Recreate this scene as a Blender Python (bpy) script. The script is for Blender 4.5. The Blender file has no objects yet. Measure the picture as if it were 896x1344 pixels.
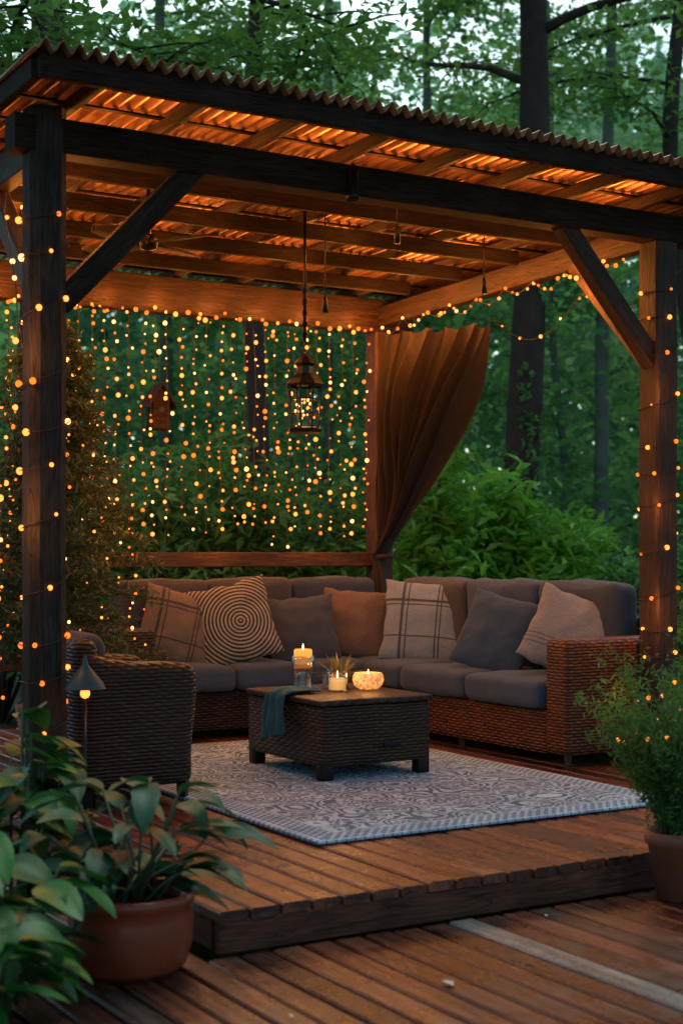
import bpy, math, random
import numpy as np
from mathutils import Vector, Matrix, noise
R=random.Random(7); rng=np.random.default_rng(7)
COL=bpy.context.scene.collection
SC=bpy.context.scene
SC.view_settings.view_transform='Standard'
SC.view_settings.look='None'
SC.view_settings.exposure=0
CA,SA=math.cos(math.radians(31)),math.sin(math.radians(31))
def W(x,d):            # metres to the side / metres ahead of the viewpoint -> world
    return (CA*x+SA*d, -SA*x+CA*d)

# ---------------------------------------------------------------- materials
def mk(name):
    m=bpy.data.materials.new(name); m.use_nodes=True
    nt=m.node_tree; b=nt.nodes['Principled BSDF']
    return m,nt,b
def N(nt,t,**kw):
    n=nt.nodes.new(t)
    for k,v in kw.items(): setattr(n,k,v)
    return n
def ramp(nt,fac,stops):
    r=N(nt,'ShaderNodeValToRGB')
    e=r.color_ramp.elements
    while len(e)<len(stops): e.new(.5)
    for i,(p,c) in enumerate(stops):
        e[i].position=p; e[i].color=(c[0],c[1],c[2],1)
    nt.links.new(fac,r.inputs[0]); return r.outputs[0]
def math_(nt,op,a,b=None,c=None):
    n=N(nt,'ShaderNodeMath',operation=op)
    for i,v in enumerate((a,b,c)):
        if v is None: continue
        if isinstance(v,(int,float)): n.inputs[i].default_value=v
        else: nt.links.new(v,n.inputs[i])
    return n.outputs[0]
def mixc(nt,f,a,b,blend='MIX'):
    n=N(nt,'ShaderNodeMix',data_type='RGBA',blend_type=blend)
    for i,v in ((0,f),(6,a),(7,b)):
        if isinstance(v,(int,float)): n.inputs[i].default_value=v
        elif isinstance(v,tuple): n.inputs[i].default_value=(v[0],v[1],v[2],1)
        else: nt.links.new(v,n.inputs[i])
    return n.outputs[2]
def bump(nt,b,h,strength=.3,dist=.01):
    n=N(nt,'ShaderNodeBump'); n.inputs['Strength'].default_value=strength; n.inputs['Distance'].default_value=dist
    nt.links.new(h,n.inputs['Height']); nt.links.new(n.outputs[0],b.inputs['Normal'])
def coords(nt,scale=(1,1,1),kind='Object'):
    t=N(nt,'ShaderNodeTexCoord'); m=N(nt,'ShaderNodeMapping'); m.inputs['Scale'].default_value=scale
    nt.links.new(t.outputs[kind],m.inputs[0]); return m
def noise_(nt,vec,scale=5,detail=4,rough=.6,dist=0):
    n=N(nt,'ShaderNodeTexNoise'); n.inputs['Scale'].default_value=scale; n.inputs['Detail'].default_value=detail
    n.inputs['Roughness'].default_value=rough; n.inputs['Distortion'].default_value=dist
    if vec is not None: nt.links.new(vec,n.inputs['Vector'])
    return n.outputs[0]
def attr(nt,name='rnd'):
    a=N(nt,'ShaderNodeAttribute'); a.attribute_name=name; return a.outputs['Fac']

def wood(name,c1,c2,rough=.6,sc=(1.2,16,16),spec=.35):
    m,nt,b=mk(name)
    mp=coords(nt,sc)
    oi=N(nt,'ShaderNodeObjectInfo')
    off=N(nt,'ShaderNodeVectorMath',operation='ADD'); sc3=math_(nt,'MULTIPLY',oi.outputs['Random'],40)
    cx=N(nt,'ShaderNodeCombineXYZ'); nt.links.new(sc3,cx.inputs[0]); nt.links.new(sc3,cx.inputs[1])
    nt.links.new(mp.outputs[0],off.inputs[0]); nt.links.new(cx.outputs[0],off.inputs[1])
    n1=noise_(nt,off.outputs[0],2.2,8,.7,1.0); n2=noise_(nt,off.outputs[0],9,3,.6)
    tc=N(nt,'ShaderNodeTexCoord'); n3=noise_(nt,tc.outputs['Object'],3.5,4,.6)
    col=ramp(nt,n1,[(.3,c1),(.7,c2)])
    dk=ramp(nt,n2,[(.35,(.35,.35,.35)),(.6,(1,1,1))])
    c=mixc(nt,.8,col,dk,'MULTIPLY')
    c=mixc(nt,.8,c,ramp(nt,n3,[(.3,(.45,.45,.45)),(.7,(1.25,1.25,1.25))]),'MULTIPLY')
    cr=noise_(nt,off.outputs[0],1.1,2,.5,2.0)
    cr=ramp(nt,math_(nt,'ABSOLUTE',math_(nt,'SUBTRACT',cr,.5)),[(.0,(.15,.15,.15)),(.012,(1,1,1))])
    c=mixc(nt,.8,c,cr,'MULTIPLY')
    nt.links.new(c,b.inputs['Base Color'])
    b.inputs['Roughness'].default_value=rough; b.inputs['Specular IOR Level'].default_value=spec
    bump(nt,b,math_(nt,'ADD',n1,math_(nt,'MULTIPLY',cr,.4)),.8,.008)
    return m
def deckmat(name,stops):
    m,nt,b=mk(name)
    mp=coords(nt,(17,1.0,17)); r=attr(nt)
    cx=N(nt,'ShaderNodeCombineXYZ'); nt.links.new(math_(nt,'MULTIPLY',r,70),cx.inputs[1])
    off=N(nt,'ShaderNodeVectorMath',operation='ADD'); nt.links.new(mp.outputs[0],off.inputs[0]); nt.links.new(cx.outputs[0],off.inputs[1])
    n1=noise_(nt,off.outputs[0],1.6,9,.68,.8); n2=noise_(nt,off.outputs[0],7,4,.6)
    base=ramp(nt,r,stops)
    g=ramp(nt,n1,[(.32,(.15,.15,.15)),(.68,(1.5,1.5,1.5))])
    c=mixc(nt,1.0,base,g,'MULTIPLY')
    wn=N(nt,'ShaderNodeTexCoord'); big=noise_(nt,wn.outputs['Object'],1.7,5,.6); med=noise_(nt,wn.outputs['Object'],9,6,.7)
    c=mixc(nt,ramp(nt,med,[(.60,(0,0,0)),(.78,(.35,.35,.35))]),c,(.12,.10,.085))
    nt.links.new(c,b.inputs['Base Color'])
    rr=ramp(nt,math_(nt,'MULTIPLY_ADD',med,.5,math_(nt,'MULTIPLY',big,.5)),[(.40,(.14,.14,.14)),(.60,(.48,.48,.48))]); nt.links.new(rr,b.inputs['Roughness'])
    bump(nt,b,math_(nt,'ADD',n1,math_(nt,'MULTIPLY',n2,.5)),.9,.006)
    return m
def fabric(name,col,var=.2,sheen=.12,pattern=None):
    m,nt,b=mk(name)
    tc=N(nt,'ShaderNodeTexCoord')
    n=noise_(nt,tc.outputs['Object'],7,5,.6); f=noise_(nt,tc.outputs['Object'],160,2,.7)
    c=mixc(nt,n,tuple(x*(1-var) for x in col),tuple(x*(1+var) for x in col))
    c=mixc(nt,.45,c,ramp(nt,f,[(.3,(.3,.3,.3)),(.7,(1.4,1.4,1.4))]),'MULTIPLY')
    if pattern:
        s=N(nt,'ShaderNodeSeparateXYZ'); nt.links.new(tc.outputs['Object'],s.inputs[0])
        x,y=s.outputs[0],s.outputs[1]
        if pattern=='spiral':
            d=N(nt,'ShaderNodeVectorMath',operation='LENGTH'); cx=N(nt,'ShaderNodeCombineXYZ')
            nt.links.new(math_(nt,'ADD',x,-.03),cx.inputs[0]); nt.links.new(math_(nt,'ADD',y,.02),cx.inputs[1])
            nt.links.new(cx.outputs[0],d.inputs[0])
            w=noise_(nt,tc.outputs['Object'],9,3,.5)
            a=math_(nt,'ADD',math_(nt,'MULTIPLY',d.outputs['Value'],270),math_(nt,'MULTIPLY',w,2.6))
            k=math_(nt,'GREATER_THAN',math_(nt,'SINE',a),.05)
            c=mixc(nt,k,(.03,.026,.022),c)
        else:
            sets=((x,(-.13,-.095,.10,.125)),(y,(-.12,.09,.12))) if pattern=='plaid' else ((y,(-.14,-.115,-.09)),)
            ks=None
            for ax,ps in sets:
                for p in ps:
                    q=math_(nt,'LESS_THAN',math_(nt,'ABSOLUTE',math_(nt,'SUBTRACT',ax,p)),.0045 if p not in(-.13,.12) else .009)
                    ks=q if ks is None else math_(nt,'MAXIMUM',ks,q)
            c=mixc(nt,math_(nt,'MULTIPLY',ks,.85 if pattern=='plaid' else .5),c,(.025,.025,.03))
    nt.links.new(c,b.inputs['Base Color'])
    b.inputs['Roughness'].default_value=.92; b.inputs['Sheen Weight'].default_value=sheen
    bump(nt,b,math_(nt,'ADD',math_(nt,'MULTIPLY',n,3),f),.45,.008)
    return m
def wicker(name,c1,c2,top=False,row=.017,stake=.034):
    m,nt,b=mk(name)
    tc=N(nt,'ShaderNodeTexCoord'); s=N(nt,'ShaderNodeSeparateXYZ'); nt.links.new(tc.outputs['Object'],s.inputs[0])
    if top: S,T=s.outputs[0],s.outputs[1]
    else: S,T=math_(nt,'ADD',s.outputs[0],s.outputs[1]),s.outputs[2]
    wob=noise_(nt,tc.outputs['Object'],14,2,.5)
    T=math_(nt,'ADD',T,math_(nt,'MULTIPLY',wob,.009))
    tt=math_(nt,'MULTIPLY',T,1/row); fl=math_(nt,'FLOOR',tt)
    hr=math_(nt,'ABSOLUTE',math_(nt,'SINE',math_(nt,'MULTIPLY',tt,math.pi)))
    ph=math_(nt,'ADD',math_(nt,'MULTIPLY',S,math.pi/stake),math_(nt,'MULTIPLY',fl,math.pi))
    ws=math_(nt,'MULTIPLY_ADD',math_(nt,'SINE',ph),.5,.5)
    h=math_(nt,'MULTIPLY',math_(nt,'POWER',hr,.6),math_(nt,'MULTIPLY_ADD',ws,.75,.25))
    rn=noise_(nt,coords(nt,(9,9,60)).outputs[0],1,3,.5); bg=noise_(nt,tc.outputs['Object'],4,4,.6)
    c=ramp(nt,rn,[(.3,c1),(.7,c2)])
    c=mixc(nt,1,c,ramp(nt,h,[(0,(.08,.08,.08)),(.6,(1,1,1))]),'MULTIPLY')
    c=mixc(nt,.7,c,ramp(nt,bg,[(.3,(.5,.5,.5)),(.7,(1.3,1.3,1.3))]),'MULTIPLY')
    nt.links.new(c,b.inputs['Base Color']); b.inputs['Roughness'].default_value=.42; b.inputs['Specular IOR Level'].default_value=.35
    bump(nt,b,h,1.0,.011)
    return m
def leafm(name,stops,trans=.35,rough=.5,tcol=(.17,.33,.06),spec=.4):
    m,nt,b=mk(name)
    r=attr(nt); c=ramp(nt,r,stops)
    tc=N(nt,'ShaderNodeTexCoord'); n=noise_(nt,tc.outputs['Object'],25,3,.6)
    c=mixc(nt,.6,c,ramp(nt,n,[(.3,(.6,.6,.6)),(.7,(1.2,1.2,1.2))]),'MULTIPLY')
    nt.links.new(c,b.inputs['Base Color']); b.inputs['Roughness'].default_value=rough; b.inputs['Specular IOR Level'].default_value=spec
    tr=N(nt,'ShaderNodeBsdfTranslucent'); nt.links.new(mixc(nt,.45,c,tcol),tr.inputs[0])
    mx=N(nt,'ShaderNodeMixShader'); mx.inputs[0].default_value=trans
    nt.links.new(b.outputs[0],mx.inputs[1]); nt.links.new(tr.outputs[0],mx.inputs[2])
    nt.links.new(mx.outputs[0],nt.nodes['Material Output'].inputs[0])
    return m
def plain(name,col,rough=.5,metal=0,nz=.25,sc=20,bm=.15):
    m,nt,b=mk(name)
    tc=N(nt,'ShaderNodeTexCoord'); n=noise_(nt,tc.outputs['Object'],sc,5,.6)
    nt.links.new(mixc(nt,n,tuple(x*(1-nz) for x in col),tuple(x*(1+nz) for x in col)),b.inputs['Base Color'])
    b.inputs['Roughness'].default_value=rough; b.inputs['Metallic'].default_value=metal
    bump(nt,b,n,bm,.004); return m
def emis(name,col,st,sampling='NONE'):
    m=bpy.data.materials.new(name); m.use_nodes=True; nt=m.node_tree; nt.nodes.clear()
    e=N(nt,'ShaderNodeEmission'); o=N(nt,'ShaderNodeOutputMaterial'); e.inputs[0].default_value=(*col,1); e.inputs[1].default_value=st
    nt.links.new(e.outputs[0],o.inputs[0])
    try: m.cycles.emission_sampling=sampling
    except Exception: pass
    return m
def glassm(name,col=(1,1,1)):
    m,nt,b=mk(name)
    t=N(nt,'ShaderNodeBsdfTransparent'); t.inputs[0].default_value=(*col,1)
    lw=N(nt,'ShaderNodeLayerWeight'); lw.inputs[0].default_value=.35
    mx=N(nt,'ShaderNodeMixShader'); nt.links.new(math_(nt,'MULTIPLY_ADD',lw.outputs['Facing'],.7,.12),mx.inputs[0])
    g=N(nt,'ShaderNodeBsdfGlossy'); g.inputs['Roughness'].default_value=.08
    nt.links.new(t.outputs[0],mx.inputs[1]); nt.links.new(g.outputs[0],mx.inputs[2])
    nt.links.new(mx.outputs[0],nt.nodes['Material Output'].inputs[0])
    return m

M_BEAM=wood('dark stained timber',(.020,.011,.007),(.060,.034,.022),.8,spec=.15)
M_BEAM2=wood('warm timber',(.055,.022,.011),(.16,.07,.034),.6)
M_BPOST=wood('brown timber post',(.028,.013,.007),(.090,.040,.021),.65)
M_BBK=wood('dark rear beam timber',(.022,.009,.005),(.085,.034,.016),.6)
M_POST=wood('weathered post timber',(.022,.016,.013),(.070,.048,.036),.75,spec=.2)
M_LATH=wood('roof lath timber',(.014,.007,.005),(.038,.019,.011),.75,spec=.2)
M_DECK=deckmat('reddish deck boards',[(0,(.06,.018,.011)),(.25,(.23,.055,.024)),(.5,(.11,.031,.019)),(.8,(.28,.075,.033)),(.93,(.13,.065,.045)),(1,(.26,.25,.24))])
M_DECK2=deckmat('lower deck boards',[(0,(.040,.018,.013)),(.25,(.17,.050,.027)),(.5,(.070,.032,.024)),(.8,(.21,.072,.038)),(.93,(.09,.068,.055)),(1,(.26,.25,.24))])
M_FASCIA=wood('fascia board',(.10,.034,.019),(.26,.092,.050),.6,spec=.25)
M_WICK=wicker('dark brown wicker',(.024,.013,.009),(.065,.033,.020))
M_WICKB=wicker('brown table wicker',(.036,.018,.011),(.092,.043,.024))
M_WICKT=wicker('brown table wicker top',(.036,.018,.011),(.092,.043,.024),True)
M_WICKC=wicker('warm brown wicker',(.036,.015,.008),(.088,.037,.018))
M_WICKR=wicker('reddish brown wicker',(.10,.026,.010),(.28,.080,.026))
M_SEAT=fabric('blue grey seat fabric',(.052,.074,.108))
M_BACK=fabric('taupe back fabric',(.074,.060,.056))
M_BACKG=fabric('grey back fabric',(.052,.058,.072))
M_BULB=emis('warm bulb',(1,.27,.045),3.0)
M_BULB2=emis('amber bulb',(1,.17,.016),2.2)
M_BULB3=emis('bright bulb',(1,.40,.12),4.5)
BULBS=[M_BULB,M_BULB2,M_BULB3]
M_WIRE=plain('dark wire',(.015,.012,.01),.6)
M_BLACK=plain('black metal',(.015,.014,.014),.4,.6)
M_BARK=plain('dark bark',(.050,.034,.028),.9,0,.6,7,1.0)
M_BARKF=plain('haze tinted bark',(.13,.15,.13),.9,0,.4,5,.6)  # paler grey-green for far trunks, haze put into the bark colour
M_STEM=plain('green stem',(.05,.07,.03),.6)

# ---------------------------------------------------------------- object helpers
def fin(o,parent=None):
    COL.objects.link(o)
    if parent is not None:
        o.parent=parent; o.matrix_parent_inverse=Matrix.Translation(-parent.location)
    return o
def tag(o,label,cat,group=None,kind=None):
    o['label']=label; o['category']=cat
    if group: o['group']=group
    if kind: o['kind']=kind
    return o
def empty(name,loc,label,cat,group=None):
    o=bpy.data.objects.new(name,None); o.location=loc; o.empty_display_size=.1; COL.objects.link(o)
    return tag(o,label,cat,group)
class MB:
    def __init__(s): s.v=[];s.f=[];s.m=[];s.r=[]
    def add(s,vs,fs,mi=0,r=0.):
        k=len(s.v); s.v.extend([tuple(p) for p in vs]); s.f.extend([tuple(i+k for i in f) for f in fs])
        s.m.extend([mi]*len(fs)); s.r.extend([r]*len(fs))
    def obj(s,name,mats,parent=None,smooth=True):
        me=bpy.data.meshes.new(name)
        me.from_pydata(s.v,[],s.f)
        for m in (mats if isinstance(mats,(list,tuple)) else [mats]): me.materials.append(m)
        me.polygons.foreach_set('material_index',s.m)
        me.polygons.foreach_set('use_smooth',[smooth]*len(s.f))
        a=me.attributes.new('rnd','FLOAT','FACE'); a.data.foreach_set('value',s.r)
        me.update()
        return fin(bpy.data.objects.new(name,me),parent)
def tube(mb,path,rad,sides=6,mi=0,r=0.,cap=True):
    path=[Vector(p) for p in path]; n=len(path)
    if not isinstance(rad,(list,tuple)): rad=[rad]*n
    vs=[];fs=[]
    prev=None
    for i,p in enumerate(path):
        d=(path[min(i+1,n-1)]-path[max(i-1,0)])
        if d.length<1e-9: d=Vector((0,0,1))
        d.normalize()
        a=prev if prev is not None else (Vector((1,0,0)) if abs(d.x)<.8 else Vector((0,1,0)))
        a=(a-d*a.dot(d)); a.normalize(); prev=a; b=d.cross(a)
        for k in range(sides):
            t=2*math.pi*k/sides; vs.append(p+(a*math.cos(t)+b*math.sin(t))*rad[i])
    for i in range(n-1):
        for k in range(sides):
            k2=(k+1)%sides; fs.append((i*sides+k,i*sides+k2,(i+1)*sides+k2,(i+1)*sides+k))
    if cap: fs.append(tuple(range(sides))[::-1]); fs.append(tuple((n-1)*sides+k for k in range(sides)))
    mb.add(vs,fs,mi,r)
def lathe(mb,c,prof,seg=24,mi=0,r=0.):
    vs=[];fs=[]
    for (rr,z) in prof:
        for k in range(seg):
            t=2*math.pi*k/seg; vs.append((c[0]+rr*math.cos(t),c[1]+rr*math.sin(t),c[2]+z))
    for i in range(len(prof)-1):
        for k in range(seg):
            k2=(k+1)%seg; fs.append((i*seg+k,i*seg+k2,(i+1)*seg+k2,(i+1)*seg+k))
    mb.add(vs,fs,mi,r)
def ball(mb,c,r,mi=0,seg=8,rings=5,sz=1.0):
    lathe(mb,c,[(max(r*math.sin(math.pi*i/rings),1e-4),-r*sz*math.cos(math.pi*i/rings)) for i in range(rings+1)],seg,mi)
def rbox_geo(h,r,n=10,puff=(0,0,0),nz=0,seed=0,ns=5.):
    vs={};L=[];F=[]
    def vid(i,j,k):
        key=(i,j,k)
        if key in vs: return vs[key]
        p=[math.sin(math.pi/2*(2*t/n-1)) for t in key]
        q=[p[a]*h[a] for a in range(3)]
        c=[max(-(h[a]-r),min(h[a]-r,q[a])) for a in range(3)]
        d=Vector([q[a]-c[a] for a in range(3)])
        if d.length>1e-9: P=Vector(c)+d.normalized()*r
        else: P=Vector(q)
        P.x+=puff[0]*p[0]*(1-p[1]**2)*(1-p[2]**2); P.y+=puff[1]*p[1]*(1-p[0]**2)*(1-p[2]**2)
        P.z+=puff[2]*p[2]*(1-p[0]**2)*(1-p[1]**2)
        if nz:
            nn=noise.noise_vector((P+Vector((seed*3.1,seed*1.7,0)))*ns)+.4*noise.noise_vector((P+Vector((seed*3.1,9,0)))*ns*3); P+=nn*nz
        vs[key]=len(L); L.append(P); return vs[key]
    for a in range(n):
        for b in range(n):
            for s in (0,n):
                f=[(a,b),(a+1,b),(a+1,b+1),(a,b+1)]
                if s==0: f=f[::-1]
                F.append(tuple(vid(x,y,s) for x,y in f))
                F.append(tuple(vid(s,x,y) for x,y in f))
                F.append(tuple(vid(y,s,x) for x,y in f))
    return L,F
def rbox(name,lo,hi,r,mat,parent=None,n=8,puff=(0,0,0),nz=0,seed=0,ns=5.,warp=None):
    c=Vector([(a+b)/2 for a,b in zip(lo,hi)]); h=[(b-a)/2 for a,b in zip(lo,hi)]
    L,F=rbox_geo(h,min(r,min(h)*.98),n,puff,nz,seed,ns)
    if warp: L=[warp(p,h) for p in L]
    mb=MB(); mb.add(L,F); o=mb.obj(name,mat,None); o.location=c
    if parent is not None:
        o.parent=parent; o.matrix_parent_inverse=Matrix.Translation(-parent.location)
    return o
def beam(name,p0,p1,w,h,mat,parent,ch=.006,wob=.003):
    p0=Vector(p0);p1=Vector(p1);d=p1-p0;L=d.length;x=d.normalized()
    up=Vector((0,0,1)) if abs(x.z)<.95 else Vector((0,1,0))
    y=up.cross(x).normalized(); z=x.cross(y)
    a,b=w/2,h/2
    prof=[(-a+ch,-b),(a-ch,-b),(a,-b+ch),(a,b-ch),(a-ch,b),(-a+ch,b),(-a,b-ch),(-a,-b+ch)]
    ns=max(2,int(L/.2)); mb=MB(); vs=[];fs=[]
    sd=R.random()*50
    for i in range(ns+1):
        X=-L/2+L*i/ns; o=noise.noise_vector(Vector((X*2+sd,sd,0)))*wob
        for k,(q,s) in enumerate(prof):
            e=noise.noise(Vector((X*5+sd,k*3.3,2)))*wob*.5; vs.append((X,q+o.y+e,s+o.z+e))
    for i in range(ns):
        for k in range(8):
            k2=(k+1)%8; fs.append((i*8+k,i*8+k2,(i+1)*8+k2,(i+1)*8+k))
    fs.append(tuple(range(8))[::-1]); fs.append(tuple(ns*8+k for k in range(8)))
    mb.add(vs,fs); o=mb.obj(name,mat,None,False)
    M=Matrix((x,y,z)).transposed().to_4x4(); M.translation=(p0+p1)/2
    if parent is not None:
        o.parent=parent; o.matrix_parent_inverse=Matrix.Translation(-parent.location)
    o.matrix_basis=M
    return o

# ---------------------------------------------------------------- setting
mb=MB(); n=60
gm,nt,b=mk('forest floor')
tc=N(nt,'ShaderNodeTexCoord'); n1=noise_(nt,tc.outputs['Object'],.8,8,.65); n2=noise_(nt,tc.outputs['Object'],12,6,.7)
c=ramp(nt,n1,[(.35,(.022,.016,.010)),(.5,(.03,.045,.014)),(.65,(.035,.08,.02))])
nt.links.new(mixc(nt,.6,c,ramp(nt,n2,[(.3,(.4,.4,.4)),(.7,(1.4,1.4,1.4))]),'MULTIPLY'),b.inputs['Base Color']); b.inputs['Roughness'].default_value=.95
bump(nt,b,n2,.9,.05)
vs=[];fs=[]
def gz(x,y):
    dd=math.hypot(x-4,y-6); k=max(0,min(1,(dd-8)/25))
    return -.24+k*(1.2+noise.noise(Vector((x*.05,y*.05,0)))*2.5)+k*.3*noise.noise(Vector((x*.3,y*.3,3)))
xs=[math.copysign(abs(t)**2.2*150,t) for t in np.linspace(-1,1,n+1)]
for j in xs:
    for i in xs: vs.append((i+4,j+6,gz(i+4,j+6)))
for j in range(n):
    for i in range(n): k=j*(n+1)+i; fs.append((k,k+1,k+n+2,k+n+1))
mb.add(vs,fs); g=mb.obj('ground',gm); g['kind']='structure'

def boards(name,u0,u1,v0,v1,ztop,mat,w=.102,gap=.014,t=.035,joints=True,greys=()):
    mb=MB(); u=u0
    while u<u1-.02:
        ww=min(w,u1-u)
        segs=[(v0,v1)]
        if joints and R.random()<.6:
            s=v0+(v1-v0)*R.uniform(.25,.8); segs=[(v0,s-.003),(s+.003,v1)]
        isg=any(u<=q<u+w+gap for q in greys)
        for (a,b_) in segs:
            dz=R.uniform(-.0025,.002); c=.007; z=ztop+dz; x0,x1=u,u+ww
            a2=a+R.uniform(-.003,.003) if a==v0 else a
            prof=[(x0,z-t),(x1,z-t),(x1,z-c),(x1-c,z),(x0+c,z),(x0,z-c)]
            ns=max(1,int((b_-a2)/.4)); vs=[];fs=[]; tw=R.uniform(-.003,.002)
            for i in range(ns+1):
                y=a2+(b_-a2)*i/ns; q=R.uniform(-.001,.001)
                vs+= [(px+q,y,pz+tw*(i/ns)) for px,pz in prof]
            for i in range(ns):
                for k in range(6):
                    k2=(k+1)%6; fs.append((i*6+k,(i+1)*6+k,(i+1)*6+k2,i*6+k2))
            fs.append(tuple(range(6))); fs.append(tuple(ns*6+k for k in range(6))[::-1])
            mb.add(vs,fs,0,.975 if isg else R.random()*.93)
        u+=ww+gap
    o=mb.obj(name,mat,None,False); o['kind']='structure'; return o
boards('deck_platform',2.09,6.5,4.235,9.35,0,M_DECK)
boards('lower_deck',-1.2,2.03,.6,6.9,-.14,M_DECK2)
boards('lower_deck',2.036,8.5,.6,4.205,-.14,M_DECK2,greys=(3.07,))
for p0,p1 in (((2.09,4.252,-.088),(6.5,4.252,-.088)),((2.108,4.30,-.088),(2.108,9.33,-.088)),((6.48,4.28,-.088),(6.48,9.33,-.088))):
    o=beam('deck_fascia',p0,p1,.03,.102,M_FASCIA,None,.003,.001); o['kind']='structure'

# ---------------------------------------------------------------- pergola
PG=empty('pergola',(3.9,7.5,0),'dark timber pergola with corrugated roof over a raised deck','pergola')
FL=(2.13,5.98);FR=(5.60,5.98);BL=(2.14,9.02);BR=(5.74,9.02)
beam('post',(*FL,.0),(*FL,3.02),.160,.160,M_POST,PG,.034,.006)
beam('post',(*FR,.0),(*FR,2.828),.155,.155,M_BPOST,PG,.014,.006)
beam('post',(*BL,.0),(*BL,2.738),.14,.14,M_BPOST,PG,.012)
beam('post',(*BR,.0),(*BR,2.738),.15,.15,M_BEAM2,PG,.012)
beam('front_beam',(1.98,5.98,2.905),(5.95,5.98,2.905),.13,.145,M_BEAM,PG)
beam('back_beam',(1.98,9.02,2.86),(6.0,9.02,2.86),.11,.24,M_BBK,PG)
beam('side_beam',(2.14,6.07,2.88),(2.14,8.96,2.85),.09,.14,M_BBK,PG)
beam('side_beam',(5.60,6.05,2.88),(5.74,8.96,2.85),.09,.14,M_BBK,PG)
for v in (6.6,7.2,7.8,8.4):
    beam('cross_beam',(2.19,v,2.955),(5.58,v,2.955),.045,.085,M_LATH,PG)
def zr(v): return 3.035-.05*(v-5.6)/3.7
for u in (2.25,2.72,3.19,3.66,4.13,4.60,5.07,5.54,6.0):
    beam('rafter',(u,5.63,zr(5.63)+.032),(u,9.32,zr(9.32)+.032),.04,.06,M_BPOST,PG)
beam('eave_beam',(1.97,5.595,3.085),(6.3,5.595,3.085),.045,.115,M_BEAM,PG)
beam('eave_beam',(1.97,5.63,3.085),(1.97,9.32,3.03),.04,.11,M_BEAM,PG)
v=5.75
while v<9.3:
    beam('roof_lath',(1.99,v,zr(v)+.071),(6.28,v,zr(v)+.071),.034,.010,M_LATH,PG,.002); v+=.34
beam('knee_brace',(2.19,5.98,2.20),(2.82,5.98,2.86),.085,.10,M_BEAM,PG)
beam('knee_brace',(5.56,5.98,2.18),(4.93,5.98,2.86),.085,.10,M_BPOST,PG)
beam('knee_brace',(5.60,6.03,2.18),(5.62,6.68,2.83),.08,.10,M_BEAM2,PG)
beam('knee_brace',(2.14,6.03,2.20),(2.14,6.68,2.83),.08,.10,M_BEAM2,PG)
beam('back_rail',(2.25,9.02,1.10),(5.66,9.02,1.10),.07,.10,M_BEAM2,PG)
beam('back_rail',(2.25,9.02,.45),(5.66,9.02,.45),.06,.10,M_BEAM2,PG)
m,nt,b=mk('corrugated roof sheet')
tc=N(nt,'ShaderNodeTexCoord'); n1=noise_(nt,tc.outputs['Object'],3,6,.6); n2=noise_(nt,coords(nt,(9,.6,1)).outputs[0],3,6,.7)
cc=mixc(nt,.7,ramp(nt,n1,[(.3,(.26,.10,.042)),(.7,(.42,.20,.09))]),ramp(nt,n2,[(.35,(.3,.3,.3)),(.6,(1.2,1.2,1.2))]),'MULTIPLY')
nt.links.new(cc,b.inputs['Base Color']); b.inputs['Roughness'].default_value=.34; b.inputs['Metallic'].default_value=.5
M_ROOF=m
mb=MB(); vs=[];fs=[]; nu=640; nv=10
for j in range(nv+1):
    v=5.53+(9.38-5.53)*j/nv
    for i in range(nu+1):
        u=1.93+4.4*i/nu; vs.append((u,v,zr(v)+.104+.023*math.sin(u*2*math.pi/.070)+.005*noise.noise(Vector((u*2,v*2,0)))))
for j in range(nv):
    for i in range(nu): k=j*(nu+1)+i; fs.append((k,k+1,k+nu+2,k+nu+1))
mb.add(vs,fs); o=mb.obj('roof',M_ROOF,PG); sm=o.modifiers.new('s','SOLIDIFY'); sm.thickness=.003; sm.offset=1
def spot(u,v,z):
    e=empty('spotlight',(u,v,z),'small black cylindrical spotlight fixed to the timber beam','lamp')
    mb=MB(); lathe(mb,(u,v,z-.17),[(.001,.14),(.024,.14),(.028,.02),(.034,0),(.028,.01),(.001,.02)],16); mb.obj('lamp_housing',M_BLACK,e)
    mb=MB(); tube(mb,[(u,v,z),(u,v,z-.05)],.009); mb.obj('bracket',M_BLACK,e)
spot(3.60,5.885,2.97)
def pendant(u,v,z0,z1):
    e=empty('pendant_lamp',(u,v,z0),'slim black pendant hanging on a cord from the rafters','lamp','slim pendants under the pergola roof')
    mb=MB(); tube(mb,[(u,v,z0),(u,v,z1+.08)],.004,5); mb.obj('cord',M_WIRE,e)
    mb=MB(); lathe(mb,(u,v,z1),[(.001,.09),(.010,.09),(.014,.06),(.016,0),(.001,0)],12); mb.obj('lamp_shade',M_BLACK,e)
pendant(4.13,7.05,3.03,2.48); pendant(5.0,6.75,3.03,2.62); pendant(4.15,6.35,3.03,2.74)
e=empty('ceiling_fan',(3.05,7.0,3.0),'brown ceiling fan with four oval blades under the pergola roof','fan')
mb=MB(); tube(mb,[(3.05,7.0,3.03),(3.05,7.0,2.78)],.012); mb.obj('down_rod',M_BLACK,e)
mb=MB(); lathe(mb,(3.05,7.0,2.70),[(.001,0),(.04,.01),(.05,.04),(.04,.08),(.001,.09)],20); mb.obj('motor',M_BLACK,e)
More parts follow.
